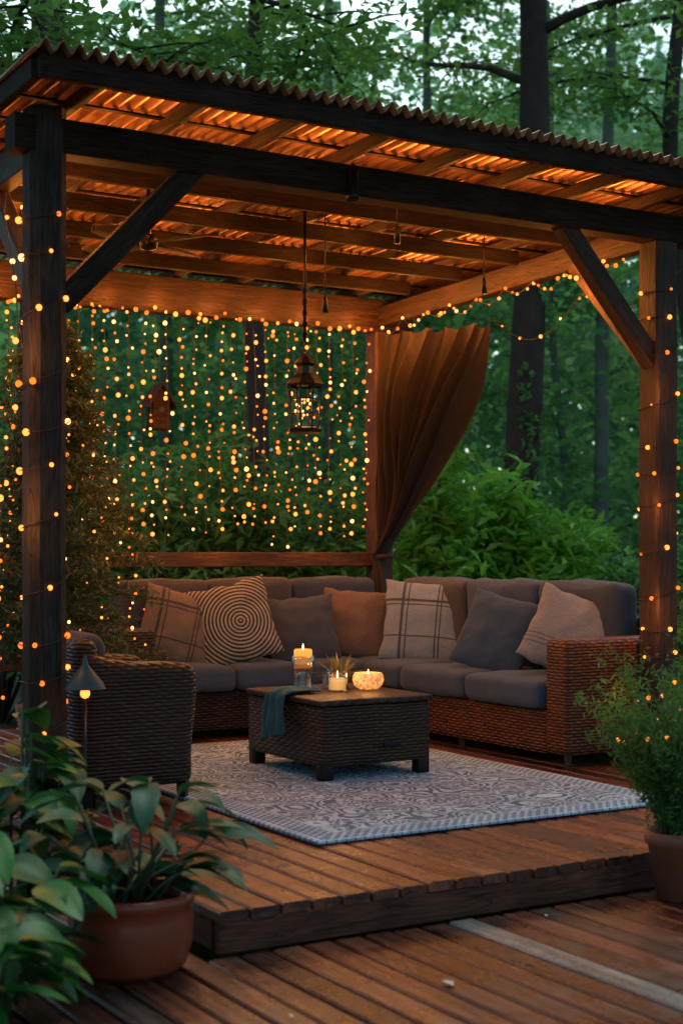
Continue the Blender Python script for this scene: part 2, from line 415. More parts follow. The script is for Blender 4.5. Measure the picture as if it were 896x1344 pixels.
for k in range(4):
    mb=MB(); a=.5+k*math.pi/2; vs=[];fs=[]
    for i in range(11):
        t=i/10; rr=.06+.38*t; w=.07*(math.sin(math.pi*min(1,.12+.88*t)**.9)**.5 if t<1 else .0)+.006
        for s in (-1,1):
            for dz in (0,.006): vs.append((3.05+rr*math.cos(a)-s*w*math.sin(a),7.0+rr*math.sin(a)+s*w*math.cos(a),2.74+.012*s+dz))
    for i in range(10):
        q=i*4; fs+=[(q,q+2,q+6,q+4),(q+1,q+5,q+7,q+3),(q,q+4,q+5,q+1),(q+2,q+3,q+7,q+6)]
    fs+=[(0,1,3,2),(40,42,43,41)]
    mb.add(vs,fs); mb.obj('blade',M_BPOST,e)

# ---------------------------------------------------------------- curtain
M_CURT=fabric('brown curtain cloth',(.026,.013,.008),.4,.08)
mb=MB(); vs=[];fs=[]; ns=190; nt_=56
def cpt(s,t):
    w0=1.36
    wt=w0*(1-.955*t**1.12)
    v=8.93-.02-s*wt
    z=2.74-.12*s*(1-t) -t*(1.62)-.12*s*math.sin(math.pi*t)-.035*abs(math.sin(s*15))*(1-t)**8
    k=noise.noise(Vector((s*3.2,t*1.1,8)))
    amp=.09*(1-t*.6)*(min(1,.4+t*3))*(.45+1.5*abs(k))
    ph=(s+.10*noise.noise(Vector((s*3,t*.8,2))))*2*math.pi*8+1.2*math.sin(t*3.2+s*7)+1.8*noise.noise(Vector((s*5,t*1.6,4)))
    u=5.71-.06*s+amp*(math.sin(ph)+.35*math.sin(2.3*ph+1))-.03*t+.08*noise.noise(Vector((s*3.5,t*2.0,1)))+.014*noise.noise(Vector((s*22,t*5,6)))
    return (u,v+.03*math.cos(ph)*(1-.6*t),z)
for j in range(nt_+1):
    for i in range(ns+1): vs.append(cpt(i/ns,j/nt_))
tail=14
for j in range(1,tail+1):
    q=j/tail
    for i in range(ns+1):
        a=cpt(i/ns,1.0); s=i/ns
        vs.append((a[0]+.02*q*math.sin(s*50),a[1]+(.5-s)*.16*math.sin(q*1.6)-.02*q,a[2]-.35*q-.03*s*q))
for j in range(nt_+tail):
    for i in range(ns): k=j*(ns+1)+i; fs.append((k,k+1,k+ns+2,k+ns+1))
mb.add(vs,fs)
CU=empty('curtain',(5.7,8.9,.8),'brown fabric curtain gathered and tied to the corner post','curtain')
mb.obj('cloth',M_CURT,CU)
mb=MB(); vs=[(5.665+.055*math.cos(t),8.86+.085*math.sin(t),1.12) for t in np.linspace(0,2*math.pi,25)]
tube(mb,vs,.016,8); mb.obj('tie',M_CURT,CU)

# ---------------------------------------------------------------- rug
m,nt,b=mk('woven rug')
tc=N(nt,'ShaderNodeTexCoord'); s=N(nt,'ShaderNodeSeparateXYZ'); nt.links.new(tc.outputs['Object'],s.inputs[0])
sx,sy=s.outputs[0],s.outputs[1]
vo=N(nt,'ShaderNodeTexVoronoi'); vo.inputs['Scale'].default_value=3.9; vo.inputs['Randomness'].default_value=.8
wn=N(nt,'ShaderNodeTexNoise'); wn.inputs['Scale'].default_value=5; wn.inputs['Detail'].default_value=4
nt.links.new(tc.outputs['Object'],wn.inputs['Vector'])
va=N(nt,'ShaderNodeVectorMath',operation='MULTIPLY_ADD'); nt.links.new(wn.outputs['Color'],va.inputs[0]); va.inputs[1].default_value=(.20,.20,0); nt.links.new(tc.outputs['Object'],va.inputs[2])
nt.links.new(va.outputs[0],vo.inputs['Vector'])
k1=math_(nt,'GREATER_THAN',math_(nt,'SINE',math_(nt,'MULTIPLY',vo.outputs['Distance'],66)),.2)
v2=N(nt,'ShaderNodeTexVoronoi'); v2.inputs['Scale'].default_value=26; v2.feature='DISTANCE_TO_EDGE'; nt.links.new(va.outputs[0],v2.inputs['Vector'])
k2=math_(nt,'LESS_THAN',v2.outputs['Distance'],.12)
sel=math_(nt,'GREATER_THAN',math_(nt,'SINE',math_(nt,'MULTIPLY',vo.outputs['Distance'],15.5)),-.1)
km=N(nt,'ShaderNodeMix'); nt.links.new(sel,km.inputs[0]); nt.links.new(k2,km.inputs[2]); nt.links.new(k1,km.inputs[3])
edge=math_(nt,'MINIMUM',math_(nt,'SUBTRACT',.96,math_(nt,'ABSOLUTE',sx)),math_(nt,'SUBTRACT',1.47,math_(nt,'ABSOLUTE',sy)))
inb=math_(nt,'LESS_THAN',edge,.15)
zig=math_(nt,'PINGPONG',math_(nt,'ADD',sx,sy),.022)
b1=math_(nt,'GREATER_THAN',math_(nt,'SINE',math_(nt,'MULTIPLY',math_(nt,'ADD',edge,math_(nt,'MULTIPLY',zig,.6)),260)),.1)
solid=math_(nt,'LESS_THAN',math_(nt,'ABSOLUTE',math_(nt,'SUBTRACT',edge,.015)),.006)
solid2=math_(nt,'LESS_THAN',math_(nt,'ABSOLUTE',math_(nt,'SUBTRACT',edge,.142)),.006)
b1=math_(nt,'MAXIMUM',b1,math_(nt,'MAXIMUM',solid,solid2))
k=N(nt,'ShaderNodeMix'); nt.links.new(inb,k.inputs[0]); nt.links.new(km.outputs[0],k.inputs[2]); nt.links.new(b1,k.inputs[3])
fine=noise_(nt,tc.outputs['Object'],150,3,.7); wear=noise_(nt,tc.outputs['Object'],6,5,.6)
kk_=math_(nt,'MULTIPLY',k.outputs[0],ramp(nt,wear,[(.3,(.45,.45,.45)),(.6,(1,1,1))]))
c=mixc(nt,kk_,(.12,.20,.27),(.62,.80,.93))
c=mixc(nt,.7,c,ramp(nt,fine,[(.3,(.5,.5,.5)),(.7,(1.3,1.3,1.3))]),'MULTIPLY')
nt.links.new(c,b.inputs['Base Color']); b.inputs['Roughness'].default_value=.95; bump(nt,b,math_(nt,'ADD',k.outputs[0],fine),.5,.004)
o=rbox('area_rug',(2.88,4.98,.004),(4.83,7.92,.018),.006,m,None,10)
tag(o,'pale blue grey patterned outdoor rug laid on the wooden deck','rug')

# ---------------------------------------------------------------- sofa
SO=empty('sectional_sofa',(4.6,8.4,0),'L-shaped brown wicker sectional sofa with grey cushions','sofa')
rbox('base',(3.60,8.17,.05),(5.10,8.90,.295),.02,M_WICK,SO,10)
rbox('base',(5.06,6.26,.052),(5.84,8.90,.293),.02,M_WICKR,SO,10)
rbox('back_frame',(3.30,8.78,.05),(5.84,8.92,.80),.03,M_WICK,SO,8)
rbox('back_frame',(5.74,6.10,.05),(5.86,8.90,.78),.03,M_WICK,SO,8)
rbox('arm',(3.30,8.14,.04),(3.60,8.80,.69),.035,M_WICK,SO,10)
rbox('arm',(5.045,6.075,.06),(5.80,6.27,.685),.035,M_WICKR,SO,12)
for p in ((5.08,6.11),(5.76,6.13),(5.1,7.1),(3.36,8.18),(4.4,8.2),(3.4,8.85),(5.8,8.86)):
    mb=MB(); lathe(mb,(p[0],p[1],0),[(.001,0),(.024,0),(.03,.09)],4); mb.obj('leg',M_BEAM2,SO,False)
sc_=[((3.61,8.10),(4.12,8.68)),((4.13,8.10),(4.62,8.68)),((4.63,8.10),(5.10,8.68))]
for i,(a,c) in enumerate(sc_): rbox('seat_cushion',(a[0],a[1],.297),(c[0],c[1],.45),.045,M_SEAT,SO,14,(0,0,.018),.009,i)
for i,(a,c) in enumerate([(6.285,6.98),(6.99,7.66),(7.67,8.09)]): rbox('seat_cushion',(5.01,a,.297),(5.62,c,.45),.045,M_SEAT,SO,14,(0,0,.018),.009,i+5)
rbox('seat_cushion',(5.11,8.10,.297),(5.66,8.68,.452),.045,M_SEAT,SO,14,(0,0,.014),.007,9)
for i,(a,c,mm) in enumerate([(3.58,4.18,M_BACK),(4.19,4.80,M_BACK),(4.81,5.46,M_BACKG)]):
    rbox('back_cushion',(a,8.60,.44),(c,8.80,.975),.05,mm,SO,16,(0,.03,.008),.016,i+12)
for i,(a,c,mm) in enumerate([(6.30,6.98,M_BACKG),(6.99,7.72,M_SEAT),(7.73,8.50,M_BACK)]):
    rbox('back_cushion',(5.56,a,.44),(5.77,c,.975),.05,mm,SO,16,(.03,0,.008),.016,i+17)

def pillow(loc,yaw,lean,roll,size,mat,label,th=.085,seed=0):
    n=28; vs=[];fs=[];S=size/2
    def P(i,j,sd):
        a=math.sin(math.pi/2*(2*i/n-1)); c=math.sin(math.pi/2*(2*j/n-1))
        x=S*a*(1-.08*(1-c*c)*1.0); y=S*c*(1-.08*(1-a*a))
        t=th*((1-a*a)**.42)*((1-c*c)**.42)
        nn=noise.noise(Vector((a*2.1+seed*5,c*2.1,sd)))*.03+noise.noise(Vector((a*6+seed*3,c*6,sd+4)))*.018
        t=t*(1+nn*6)
        y-=.05*th/.085*(1-c)*.3*(1-a*a)
        x+=.014*noise.noise(Vector((c*3,seed*7,0))); y+=.014*noise.noise(Vector((a*3,seed*7,5)))
        return (x,y,sd*t)
    idx={}
    for sd in (-1,1):
        for i in range(n+1):
            for j in range(n+1):
                edge=i in(0,n) or j in(0,n)
                key=(i,j,0 if edge else sd)
                if key not in idx: idx[key]=len(vs); vs.append(P(i,j,sd))
    for sd in (-1,1):
        for i in range(n):
            for j in range(n):
                q=[(i,j),(i+1,j),(i+1,j+1),(i,j+1)]
                if sd<0: q=q[::-1]
                fs.append(tuple(idx[(a,c,0 if (a in(0,n) or c in(0,n)) else sd)] for a,c in q))
    mb=MB(); mb.add(vs,fs); o=mb.obj('throw_pillow',mat)
    M=Matrix.Rotation(math.radians(yaw),4,'Z')@Matrix.Rotation(math.radians(90-lean),4,'X')@Matrix.Rotation(math.radians(roll),4,'Z')
    M.translation=loc; o.matrix_basis=M
    return tag(o,label,'pillow','throw pillows on the sofa')
F_TAN=fabric('tan plaid cloth',(.19,.13,.09),pattern='plaid'); F_SPI=fabric('cream cloth with rings',(.42,.34,.24),pattern='spiral')
F_CHAR=fabric('charcoal cloth',(.052,.062,.080)); F_BRN=fabric('warm brown cloth',(.17,.105,.075))
F_CRM=fabric('grey plaid cloth',(.27,.31,.34),pattern='plaid'); F_SLT=fabric('slate cloth',(.044,.076,.115)); F_BEI=fabric('beige striped cloth',(.31,.265,.24),pattern='stripe')
pillow((3.88,8.47,.69),-10,18,-16,.47,F_TAN,'tan plaid throw pillow leaning on the sofa arm',seed=1)
pillow((4.23,8.36,.71),-22,16,14,.52,F_SPI,'cream throw pillow with black concentric rings on the sofa',seed=2)
pillow((4.76,8.42,.65),-26,24,6,.46,F_CHAR,'charcoal grey throw pillow on the sofa',seed=3)
pillow((5.17,8.44,.68),-30,18,-5,.46,F_BRN,'warm brown throw pillow on the sofa',seed=4)
pillow((5.44,8.02,.70),-42,16,-3,.54,F_CRM,'pale grey throw pillow with dark plaid stripes in the sofa corner',seed=5)
pillow((5.36,7.10,.67),-58,22,-14,.48,F_SLT,'slate blue grey throw pillow on the sofa',seed=6)
pillow((5.42,6.52,.70),-38,20,-22,.46,F_BEI,'beige striped throw pillow beside the sofa arm',seed=7)

# ---------------------------------------------------------------- armchair
AC=empty('armchair',(2.65,6.55,0),'dark brown wicker armchair with grey cushion on the deck','armchair')
def armw(p,h):
    t=p.x/h[0]; k=max(0,-t+.2)/1.2; z=p.z
    if z>0: z+= (.06*k*k) - .02*max(0,t)**3
    return Vector((p.x+.012*max(0,t)*math.sin(p.z/h[2]*2.6),p.y*(1+.06*max(0,p.z/h[2])),z))
rbox('base',(2.42,6.34,.08),(2.90,6.80,.30),.02,M_WICKC,AC,10)
rbox('arm',(2.40,6.19,.08),(2.94,6.34,.648),.05,M_WICKC,AC,18,warp=armw)
rbox('arm',(2.40,6.79,.08),(2.94,6.94,.648),.05,M_WICKC,AC,18,warp=armw)
rbox('backrest',(2.36,6.22,.10),(2.48,6.91,.76),.055,M_WICKC,AC,14)
rbox('seat_cushion',(2.47,6.35,.30),(2.93,6.78,.43),.05,M_SEAT,AC,12,(0,0,.012),.005,3)
rbox('back_cushion',(2.45,6.37,.42),(2.57,6.77,.77),.055,M_BACK,AC,12,(.02,0,.01),.008,4)
for p in ((2.89,6.24),(2.89,6.88),(2.44,6.26),(2.44,6.87)):
    mb=MB(); lathe(mb,(p[0],p[1],.018 if p[0]>2.5 else .002),[(.001,0),(.028,0),(.034,.08)],4); mb.obj('leg',M_BLACK,AC,False)

# ---------------------------------------------------------------- coffee table
CT=empty('coffee_table',(3.97,6.66,0),'brown wicker coffee table standing on the rug','table')
rbox('body',(3.65,6.26,.085),(4.30,7.06,.392),.025,M_WICKB,CT,12)
rbox('table_top',(3.64,6.25,.388),(4.31,7.07,.42),.014,M_WICKT,CT,12)
for p in ((3.69,6.30),(4.26,6.30),(3.69,7.02),(4.26,7.02)): rbox('leg',(p[0]-.035,p[1]-.035,.018),(p[0]+.035,p[1]+.035,.105),.008,M_BLACK,CT,4)
mb=MB(); L,F=rbox_geo((.05,.003,.014),.002,4); mb.add([(x+4.06,y+6.256,z+.18) for x,y,z in L],F); mb.obj('metal_plate',M_BLACK,CT)

def wax(name,c1,c2,st,z0,z1):
    m=bpy.data.materials.new(name); m.use_nodes=True; nt=m.node_tree; nt.nodes.clear()
    tc=N(nt,'ShaderNodeTexCoord'); s=N(nt,'ShaderNodeSeparateXYZ'); nt.links.new(tc.outputs['Object'],s.inputs[0])
    f=N(nt,'ShaderNodeMapRange'); f.inputs[1].default_value=z0; f.inputs[2].default_value=z1; nt.links.new(s.outputs[2],f.inputs[0])
    e=N(nt,'ShaderNodeEmission'); o=N(nt,'ShaderNodeOutputMaterial'); nt.links.new(mixc(nt,f.outputs[0],c1,c2),e.inputs[0]); e.inputs[1].default_value=st
    nt.links.new(e.outputs[0],o.inputs[0])
    try: m.cycles.emission_sampling='NONE'
    except Exception: pass
    return m
WAXO=wax('glowing orange wax',(.55,.13,.012),(1.3,.55,.10),1.0,.53,.63); WAXY=emis('glowing pale wax',(1,.46,.12),1.7); FLAME=emis('flame',(1,.6,.2),9)
GL=glassm('clear glass',(.92,.95,.97))
def flame(c,e):
    mb=MB(); lathe(mb,c,[(.0005,0),(.0055,.010),(.005,.02),(.0005,.040)],8); mb.obj('flame',FLAME,e)
def lamp(loc,w,r=.03,col=(1,.45,.13),name='candle_light'):
    l=bpy.data.lights.new(name,'POINT'); l.energy=w; l.color=col; l.shadow_soft_size=r
    o=bpy.data.objects.new(name,l); o.location=loc; COL.objects.link(o); return o
def candle(u,v,label,kind):
    e=empty('candle',(u,v,.42),label,'candle')
    if kind=='tall':
        mb=MB(); lathe(mb,(u,v,.421),[(.001,.0),(.056,0),(.058,.01),(.052,.02),(.052,.10),(.060,.108),(.061,.175),(.059,.175),(.057,.112),(.001,.108)],24); mb.obj('glass_holder',GL,e)
        mb=MB(); lathe(mb,(u,v,.532),[(.001,0),(.048,0),(.049,.09),(.045,.100),(.034,.092),(.001,.088)],24); mb.obj('wax',WAXO,e)
        flame((u,v,.622),e); lamp((u,v,.70),2.8)
    elif kind=='small':
        mb=MB(); lathe(mb,(u,v,.421),[(.001,0),(.050,0),(.053,.10),(.050,.10),(.047,.006),(.001,.006)],20); mb.obj('glass_holder',GL,e)
        mb=MB(); lathe(mb,(u,v,.43),[(.001,0),(.045,0),(.046,.06),(.001,.057)],20); mb.obj('wax',WAXY,e)
        flame((u,v,.489),e); lamp((u,v,.565),1.0)
    else:
        mb=MB(); seg=28; vs=[];fs=[]; prof=[(.001,0),(.05,0),(.074,.02),(.082,.045),(.078,.072),(.071,.085)]
        for (rr,z) in prof:
            for k in range(seg):
                t=2*math.pi*k/seg; q=rr+(.003 if (k+int(z*50))%2 else 0)*(rr>.01); vs.append((u+q*math.cos(t),v+q*math.sin(t),.421+z))
        for i in range(len(prof)-1):
            for k in range(seg): k2=(k+1)%seg; fs.append((i*seg+k,i*seg+k2,(i+1)*seg+k2,(i+1)*seg+k))
        m,nt,b=mk('glowing textured bowl'); b.inputs['Base Color'].default_value=(.6,.4,.25,1); b.inputs['Emission Color'].default_value=(1,.34,.07,1)
        vor=N(nt,'ShaderNodeTexVoronoi'); vor.inputs['Scale'].default_value=55; tc=N(nt,'ShaderNodeTexCoord'); nt.links.new(tc.outputs['Object'],vor.inputs[0])
        nt.links.new(math_(nt,'MULTIPLY_ADD',vor.outputs[0],1.5,.12),b.inputs['Emission Strength']); bump(nt,b,vor.outputs[0],.8,.01)
        try: m.cycles.emission_sampling='NONE'
        except Exception: pass
        mb.add(vs,fs); mb.obj('bowl',m,e)
        mb=MB(); lathe(mb,(u,v,.43),[(.001,0),(.05,0),(.062,.052),(.001,.054)],20); mb.obj('wax',WAXY,e)
        flame((u,v,.486),e); lamp((u,v,.56),1.1)
candle(3.885,6.865,'lit orange pillar candle in a clear glass holder on the table','tall')
candle(3.965,6.64,'small lit candle in a clear glass on the table','small')
candle(4.18,6.68,'lit candle in a textured amber bowl on the table','bowl')
for gu,gv in ((3.80,6.74),(4.00,6.80)):
    e=empty('glass_tumbler',(gu,gv,.42),'faceted clear glass tumbler beside the tall candle','glass','glass tumblers on the coffee table')
    mb=MB(); lathe(mb,(gu,gv,.421),[(.001,0),(.030,0),(.035,.10),(.032,.10),(.027,.008),(.001,.008)],10); mb.obj('tumbler_body',GL,e,False)

def blade(mb,base,d,L,Wd,droop,fold=.25,segs=7,r=0.,wav=0,sp=.75,wv_=.12):
    base=Vector(base); d=Vector(d).normalized(); side=d.cross(Vector((0,0,1)))
    if side.length<.05: side=Vector((1,0,0))
    side.normalize(); side=(side+Vector((0,0,R.uniform(-.4,.4)))).normalized()
    p=base.copy(); vs=[];fs=[]
    for i in range(segs+1):
        t=i/segs
        w=Wd/2*(math.sin(math.pi*(t**sp))**.8 if 0<t<1 else .02)
        w*=1+wav*(1 if i%2 else -1)
        nrm=side.cross(d).normalized()
        wv=nrm*w*wv_*math.sin(t*7+Wd*300)
        vs+=[p-side*w+nrm*w*fold+wv,p-side*w*.5+nrm*w*fold*.62, p, p+side*w*.5+nrm*w*fold*.62,p+side*w+nrm*w*fold-wv]
        d=(d+Vector((0,0,-droop/segs))).normalized(); p=p+d*(L/segs)
    for i in range(segs):
        q=i*5
        for k in range(4): fs.append((q+k,q+k+1,q+k+6,q+k+5))
    mb.add(vs,fs,0,r)
M_SUC=leafm('succulent leaves',[(0,(.10,.12,.06)),(1,(.25,.16,.07))],.15)
e=empty('succulent_plant',(4.09,6.83,.42),'spiky succulent in a small wooden bowl on the table','plant')
mb=MB(); lathe(mb,(4.10,6.85,.421),[(.001,0),(.045,0),(.06,.05),(.05,.05),(.001,.04)],18); mb.obj('bowl',M_BEAM2,e)
mb=MB()
for i in range(44):
    a=i*2.4; el=R.uniform(.2,1.3); blade(mb,(4.10+.01*math.cos(a),6.85+.01*math.sin(a),.465),(math.cos(a)*math.cos(el),math.sin(a)*math.cos(el),math.sin(el)),R.uniform(.10,.16),.018,.3,.4,5,R.random())
mb.obj('leaves',M_SUC,e)
M_TEAL=fabric('teal cloth',(.035,.12,.13))
mb=MB(); vs=[];fs=[]; nx,ny=22,36
for j in range(ny+1):
    t=j/ny*.50-.22
    for i in range(nx+1):
        s=i/nx-.5; f=.010*math.sin(s*22+t*5)+.014*noise.noise(Vector((s*6,t*8,0)))
        wd=.19*(1+.25*math.sin(t*6))
        vv=6.66+s*wd+.03*t
        if t<0: p=(3.637-t*.9,vv,.427+abs(f)*1.6+.002)
        else:
            p=(3.630-.016-.02*math.sin(t*7)-f*1.5-.008,vv+.05*t*math.sin(s*5),.424-t*(.8+.25*s))
        vs.append(p)
for j in range(ny):
    for i in range(nx): k=j*(nx+1)+i; fs.append((k,k+1,k+nx+2,k+nx+1))
mb.add(vs,fs); o=mb.obj('cloth_napkin',M_TEAL); sm=o.modifiers.new('s','SOLIDIFY'); sm.thickness=.003
tag(o,'crumpled teal cloth draped over the table edge','cloth')

# ---------------------------------------------------------------- hanging lantern
lu,lv=3.95,6.96
LA=empty('hanging_lantern',(lu,lv,1.8),'black metal lantern hanging on a chain from the pergola','lantern')
mb=MB(); tube(mb,[(lu,lv,3.03),(lu,lv,2.3)],.009,6)
for k in range(10):
    z=2.3+k*.03
    tube(mb,[(lu+.014*math.cos(t)*(k%2),lv+.014*math.cos(t)*((k+1)%2),z+.02*math.sin(t)) for t in np.linspace(0,2*math.pi,9)],.0035,5)
mb.obj('chain',M_BLACK,LA)
mb=MB(); lathe(mb,(lu,lv,2.05),[(.105,0),(.108,.012),(.085,.04),(.05,.07),(.045,.11),(.06,.125),(.035,.16),(.012,.18),(.001,.185)],8)
tube(mb,[(lu+.03*math.cos(t),lv,2.26+.035*math.sin(t)) for t in np.linspace(0,2*math.pi,13)],.004,5)
mb.obj('lantern_roof',M_BLACK,LA,False)
mb=MB(); lathe(mb,(lu,lv,1.80),[(.001,0),(.09,0),(.095,.02),(.08,.03),(.001,.03)],8)
for k in range(8):
    a=2*math.pi*k/8; c_,s_=math.cos(a),math.sin(a); tube(mb,[(lu+.078*c_,lv+.078*s_,1.82),(lu+.092*c_,lv+.092*s_,2.055)],.006,5)
for z,rr in ((1.90,.083),(1.98,.088)):
    tube(mb,[(lu+rr*math.cos(t),lv+rr*math.sin(t),z) for t in np.linspace(0,2*math.pi,9)],.0035,5)
mb.obj('lantern_frame',M_BLACK,LA,False)
mb=MB()
for k in range(24): ball(mb,(lu+R.uniform(-.055,.055),lv+R.uniform(-.055,.055),1.845+R.random()*.15),.007,R.choice([0,2]),6,4)
o=mb.obj('light_bulbs',BULBS,LA); o['kind']='stuff'
lamp((lu,lv,1.93),1.0,.04,name='lantern_light')

# ---------------------------------------------------------------- string lights
G_CUR='light strands hanging along the back of the pergola'
u=2.26
while u<5.64:
    uu=u; z0=2.735; z1=1.16+R.uniform(0,.16); vv=8.955; sd=R.random()*50; am=R.uniform(.01,.04)
    path=[(uu+am*noise.noise(Vector((sd,z*2.2,0))),vv+.02*noise.noise(Vector((sd,z*3,5))),z) for z in np.linspace(z0,z1,16)]
    mb=MB(); tube(mb,path,.0028,4)
    o=mb.obj('light_strand',M_WIRE); tag(o,'thin dark wire strand hung with warm glowing bulbs','string lights',G_CUR)
    mb=MB(); z=z0-R.uniform(0,.1)
    while z>z1:
        f=(z0-z)/(z0-z1)*15; i=min(14,int(f)); a=Vector(path[i]).lerp(Vector(path[i+1]),f-i)
        big=R.random()**1.8
        ball(mb,(a.x+R.uniform(-.02,.02),a.y-.008+R.uniform(-.03,.01),a.z),.0055+.011*big,R.choices([0,1,2],[5,4,2.2])[0],8,5); z-=R.choice([R.uniform(.025,.06),R.uniform(.05,.10),R.uniform(.07,.14)])
    b_=mb.obj('light_bulbs',BULBS,o); b_['kind']='stuff'
    u+=R.uniform(.065,.115)
def strand(path,step,label,rb=.013,jit=.012,wire=.003,name='string_lights'):
    P=[Vector(p) for p in path]
    mb=MB(); tube(mb,P,wire,5); o=mb.obj(name,M_WIRE); tag(o,label,'string lights')
    mb=MB(); acc=0
    for a,c in zip(P,P[1:]):
        L=(c-a).length; t=step-acc
        while t<L:
            p=a.lerp(c,t/L); ball(mb,(p.x+R.uniform(-jit,jit),p.y+R.uniform(-jit,jit),p.z+R.uniform(-jit,jit)),rb*R.uniform(.5,1.15),R.choices([0,1,2],[5,4,1.5])[0],8,5); t+=step*R.uniform(.5,1.5)
        acc=max(0,L-(t-step))
    q=mb.obj('light_bulbs',BULBS,o); q['kind']='stuff'; return o
def scallop(a,c,n,sag,k=10):
    a=Vector(a);c=Vector(c);out=[]
    for i in range(n):
        for j in range(k):
            t=(i+j/k)/n; p=a.lerp(c,t); p.z-=sag*math.sin(math.pi*j/k)*(.7+.5*((i*7)%3)/2); out.append(p)
    out.append(c); return out
strand(scallop((2.3,8.93,2.76),(5.66,8.93,2.76),14,.04),.08,'warm string lights swagged along the rear beam',.015)
strand(scallop((5.53,6.1,2.80),(5.67,8.9,2.78),9,.07),.08,'warm string lights swagged along the side beam',.013)
strand(scallop((2.23,6.1,2.80),(2.23,8.9,2.78),8,.09),.12,'warm string lights swagged along the side beam',.013)
strand(scallop((5.76,5.9,2.74),(5.85,8.7,2.66),3,.22,14),.17,'warm string lights drooping outside the pergola',.012)
strand(scallop((2.3,6.07,2.985),(5.6,6.07,2.985),9,.01),.14,'warm string lights added out of sight along the top of the front beam',.010)  # unseen strand, added behind the beam to light the roof underside
def spiral(c,r,z0,z1,turns,lab,step=.15,rb=.013):
    n=int(turns*16); path=[]
    for i in range(n+1):
        t=i/n; a=t*turns*2*math.pi+.6; sq=r/max(abs(math.cos(a)),abs(math.sin(a))); sq=min(sq,r*1.28)
        path.append((c[0]+sq*math.cos(a),c[1]+sq*math.sin(a),z0+(z1-z0)*t+.03*math.sin(a)+.05*math.sin(t*17)))
    strand(path,step,lab,rb,.006)
spiral(FR,.088,.25,2.7,12,'warm string lights wound round the timber post',.19,.0125)
spiral(FL,.090,.25,2.7,11,'warm string lights wound round the weathered post',.22,.015)
for uu,vv in ((1.95,6.5),(1.75,7.0),(2.0,7.6),(2.2,8.3),(1.85,6.0),(2.02,6.15)):
    strand([(uu,vv,2.7)]+[(uu+.05*math.sin(z*3+uu),vv+.05*math.cos(z*4),z) for z in np.linspace(2.6,.5,14)],.13,'warm light strand hanging beside the pergola',.014)
lamps=[]
for uu in (2.6,3.3,4.0,4.7,5.35): lamps.append((uu,8.60,2.60,10,.12))
for i in range(9): lamps.append((2.5+i*.37,8.87,2.80,1.5,.03))
for vv in (6.5,7.2,7.9,8.5): lamps.append((5.38,vv,2.66,11,.08))
for vv in (6.5,7.3,8.1): lamps.append((2.42,vv,2.70,11,.08))
for uu in (2.48,2.95,3.42,3.9,4.36,4.83,5.3): lamps.append((uu,6.10,2.99,3.4,.04))  # lamps of the added front beam strand, brightening the roof underside
for uu in (2.48,3.42,4.36,5.3):
    for vv in (6.9,7.5,8.1): lamps.append((uu,vv,2.90,5.5,.06))  # added fill lamps close under the roof, no strand hangs here
for uu in (2.8,3.6,4.4,5.2): lamps.append((uu,8.80,1.75,5,.05)); lamps.append((uu,8.86,1.28,1.5,.03))
for p in lamps: lamp(p[:3],p[3],p[4],(1,.33,.06),'string_or_fill_glow')
for z in (.85,1.4,2.0): lamp((5.44,5.82,z),2.6 if z<1 else 1.8,.04,(1,.34,.07),'string_or_fill_glow')
for z in (1.3,2.0): lamp((1.90,5.88,z),4.0,.05,(1,.36,.08),'string_or_fill_glow')

# ---------------------------------------------------------------- foliage helpers
def leaf_mesh(name,pos,size,mat,parent=None,up=.6,aspect=.45,rbias=None):
    pos=np.asarray(pos,float); n=len(pos)
    Nn=rng.normal(size=(n,3)); Nn[:,2]=np.abs(Nn[:,2])+up; Nn/=np.linalg.norm(Nn,axis=1)[:,None]
    A=np.cross(Nn,rng.normal(size=(n,3))); A/=np.linalg.norm(A,axis=1)[:,None]; B=np.cross(Nn,A)
    s=(size*rng.uniform(.6,1.3,n))[:,None]
    v=np.stack([pos-A*s/2,pos+B*s*aspect/2+Nn*.08*s-A*.06*s,pos+A*s/2-Nn*.05*s,pos-B*s*aspect/2+Nn*.08*s-A*.06*s],1).reshape(-1,3)
    me=bpy.data.meshes.new(name); f=np.arange(n*4).reshape(-1,4)
    me.from_pydata(v.tolist(),[],f.tolist()); me.materials.append(mat)
    r=rng.random(n) if rbias is None else np.clip(rbias+rng.normal(0,.12,n),0,1)
    a=me.attributes.new('rnd','FLOAT','FACE'); a.data.foreach_set('value',r.astype(np.float32)); me.update()
    return fin(bpy.data.objects.new(name,me),parent)
LM_NEAR=leafm('forest leaves',[(0,(.045,.12,.025)),(.5,(.12,.28,.06)),(1,(.24,.48,.11))],.55,tcol=(.24,.44,.08))
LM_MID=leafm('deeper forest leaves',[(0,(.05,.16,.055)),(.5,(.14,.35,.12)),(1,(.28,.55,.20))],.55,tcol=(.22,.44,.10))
LM_FAR_HAZE=leafm('haze tinted distant leaves',[(0,(.12,.30,.17)),(.5,(.28,.54,.32)),(1,(.44,.72,.48))],.55,tcol=(.28,.5,.2))  # haze painted in: far leaves paler and bluer than the near ones
LM_RHO=leafm('glossy shrub leaves',[(0,(.10,.30,.03)),(.5,(.20,.52,.06)),(1,(.34,.70,.11))],.45,.3,tcol=(.24,.48,.07))
LM_CON=leafm('conifer needles',[(0,(.035,.04,.012)),(1,(.09,.10,.03))],.2)
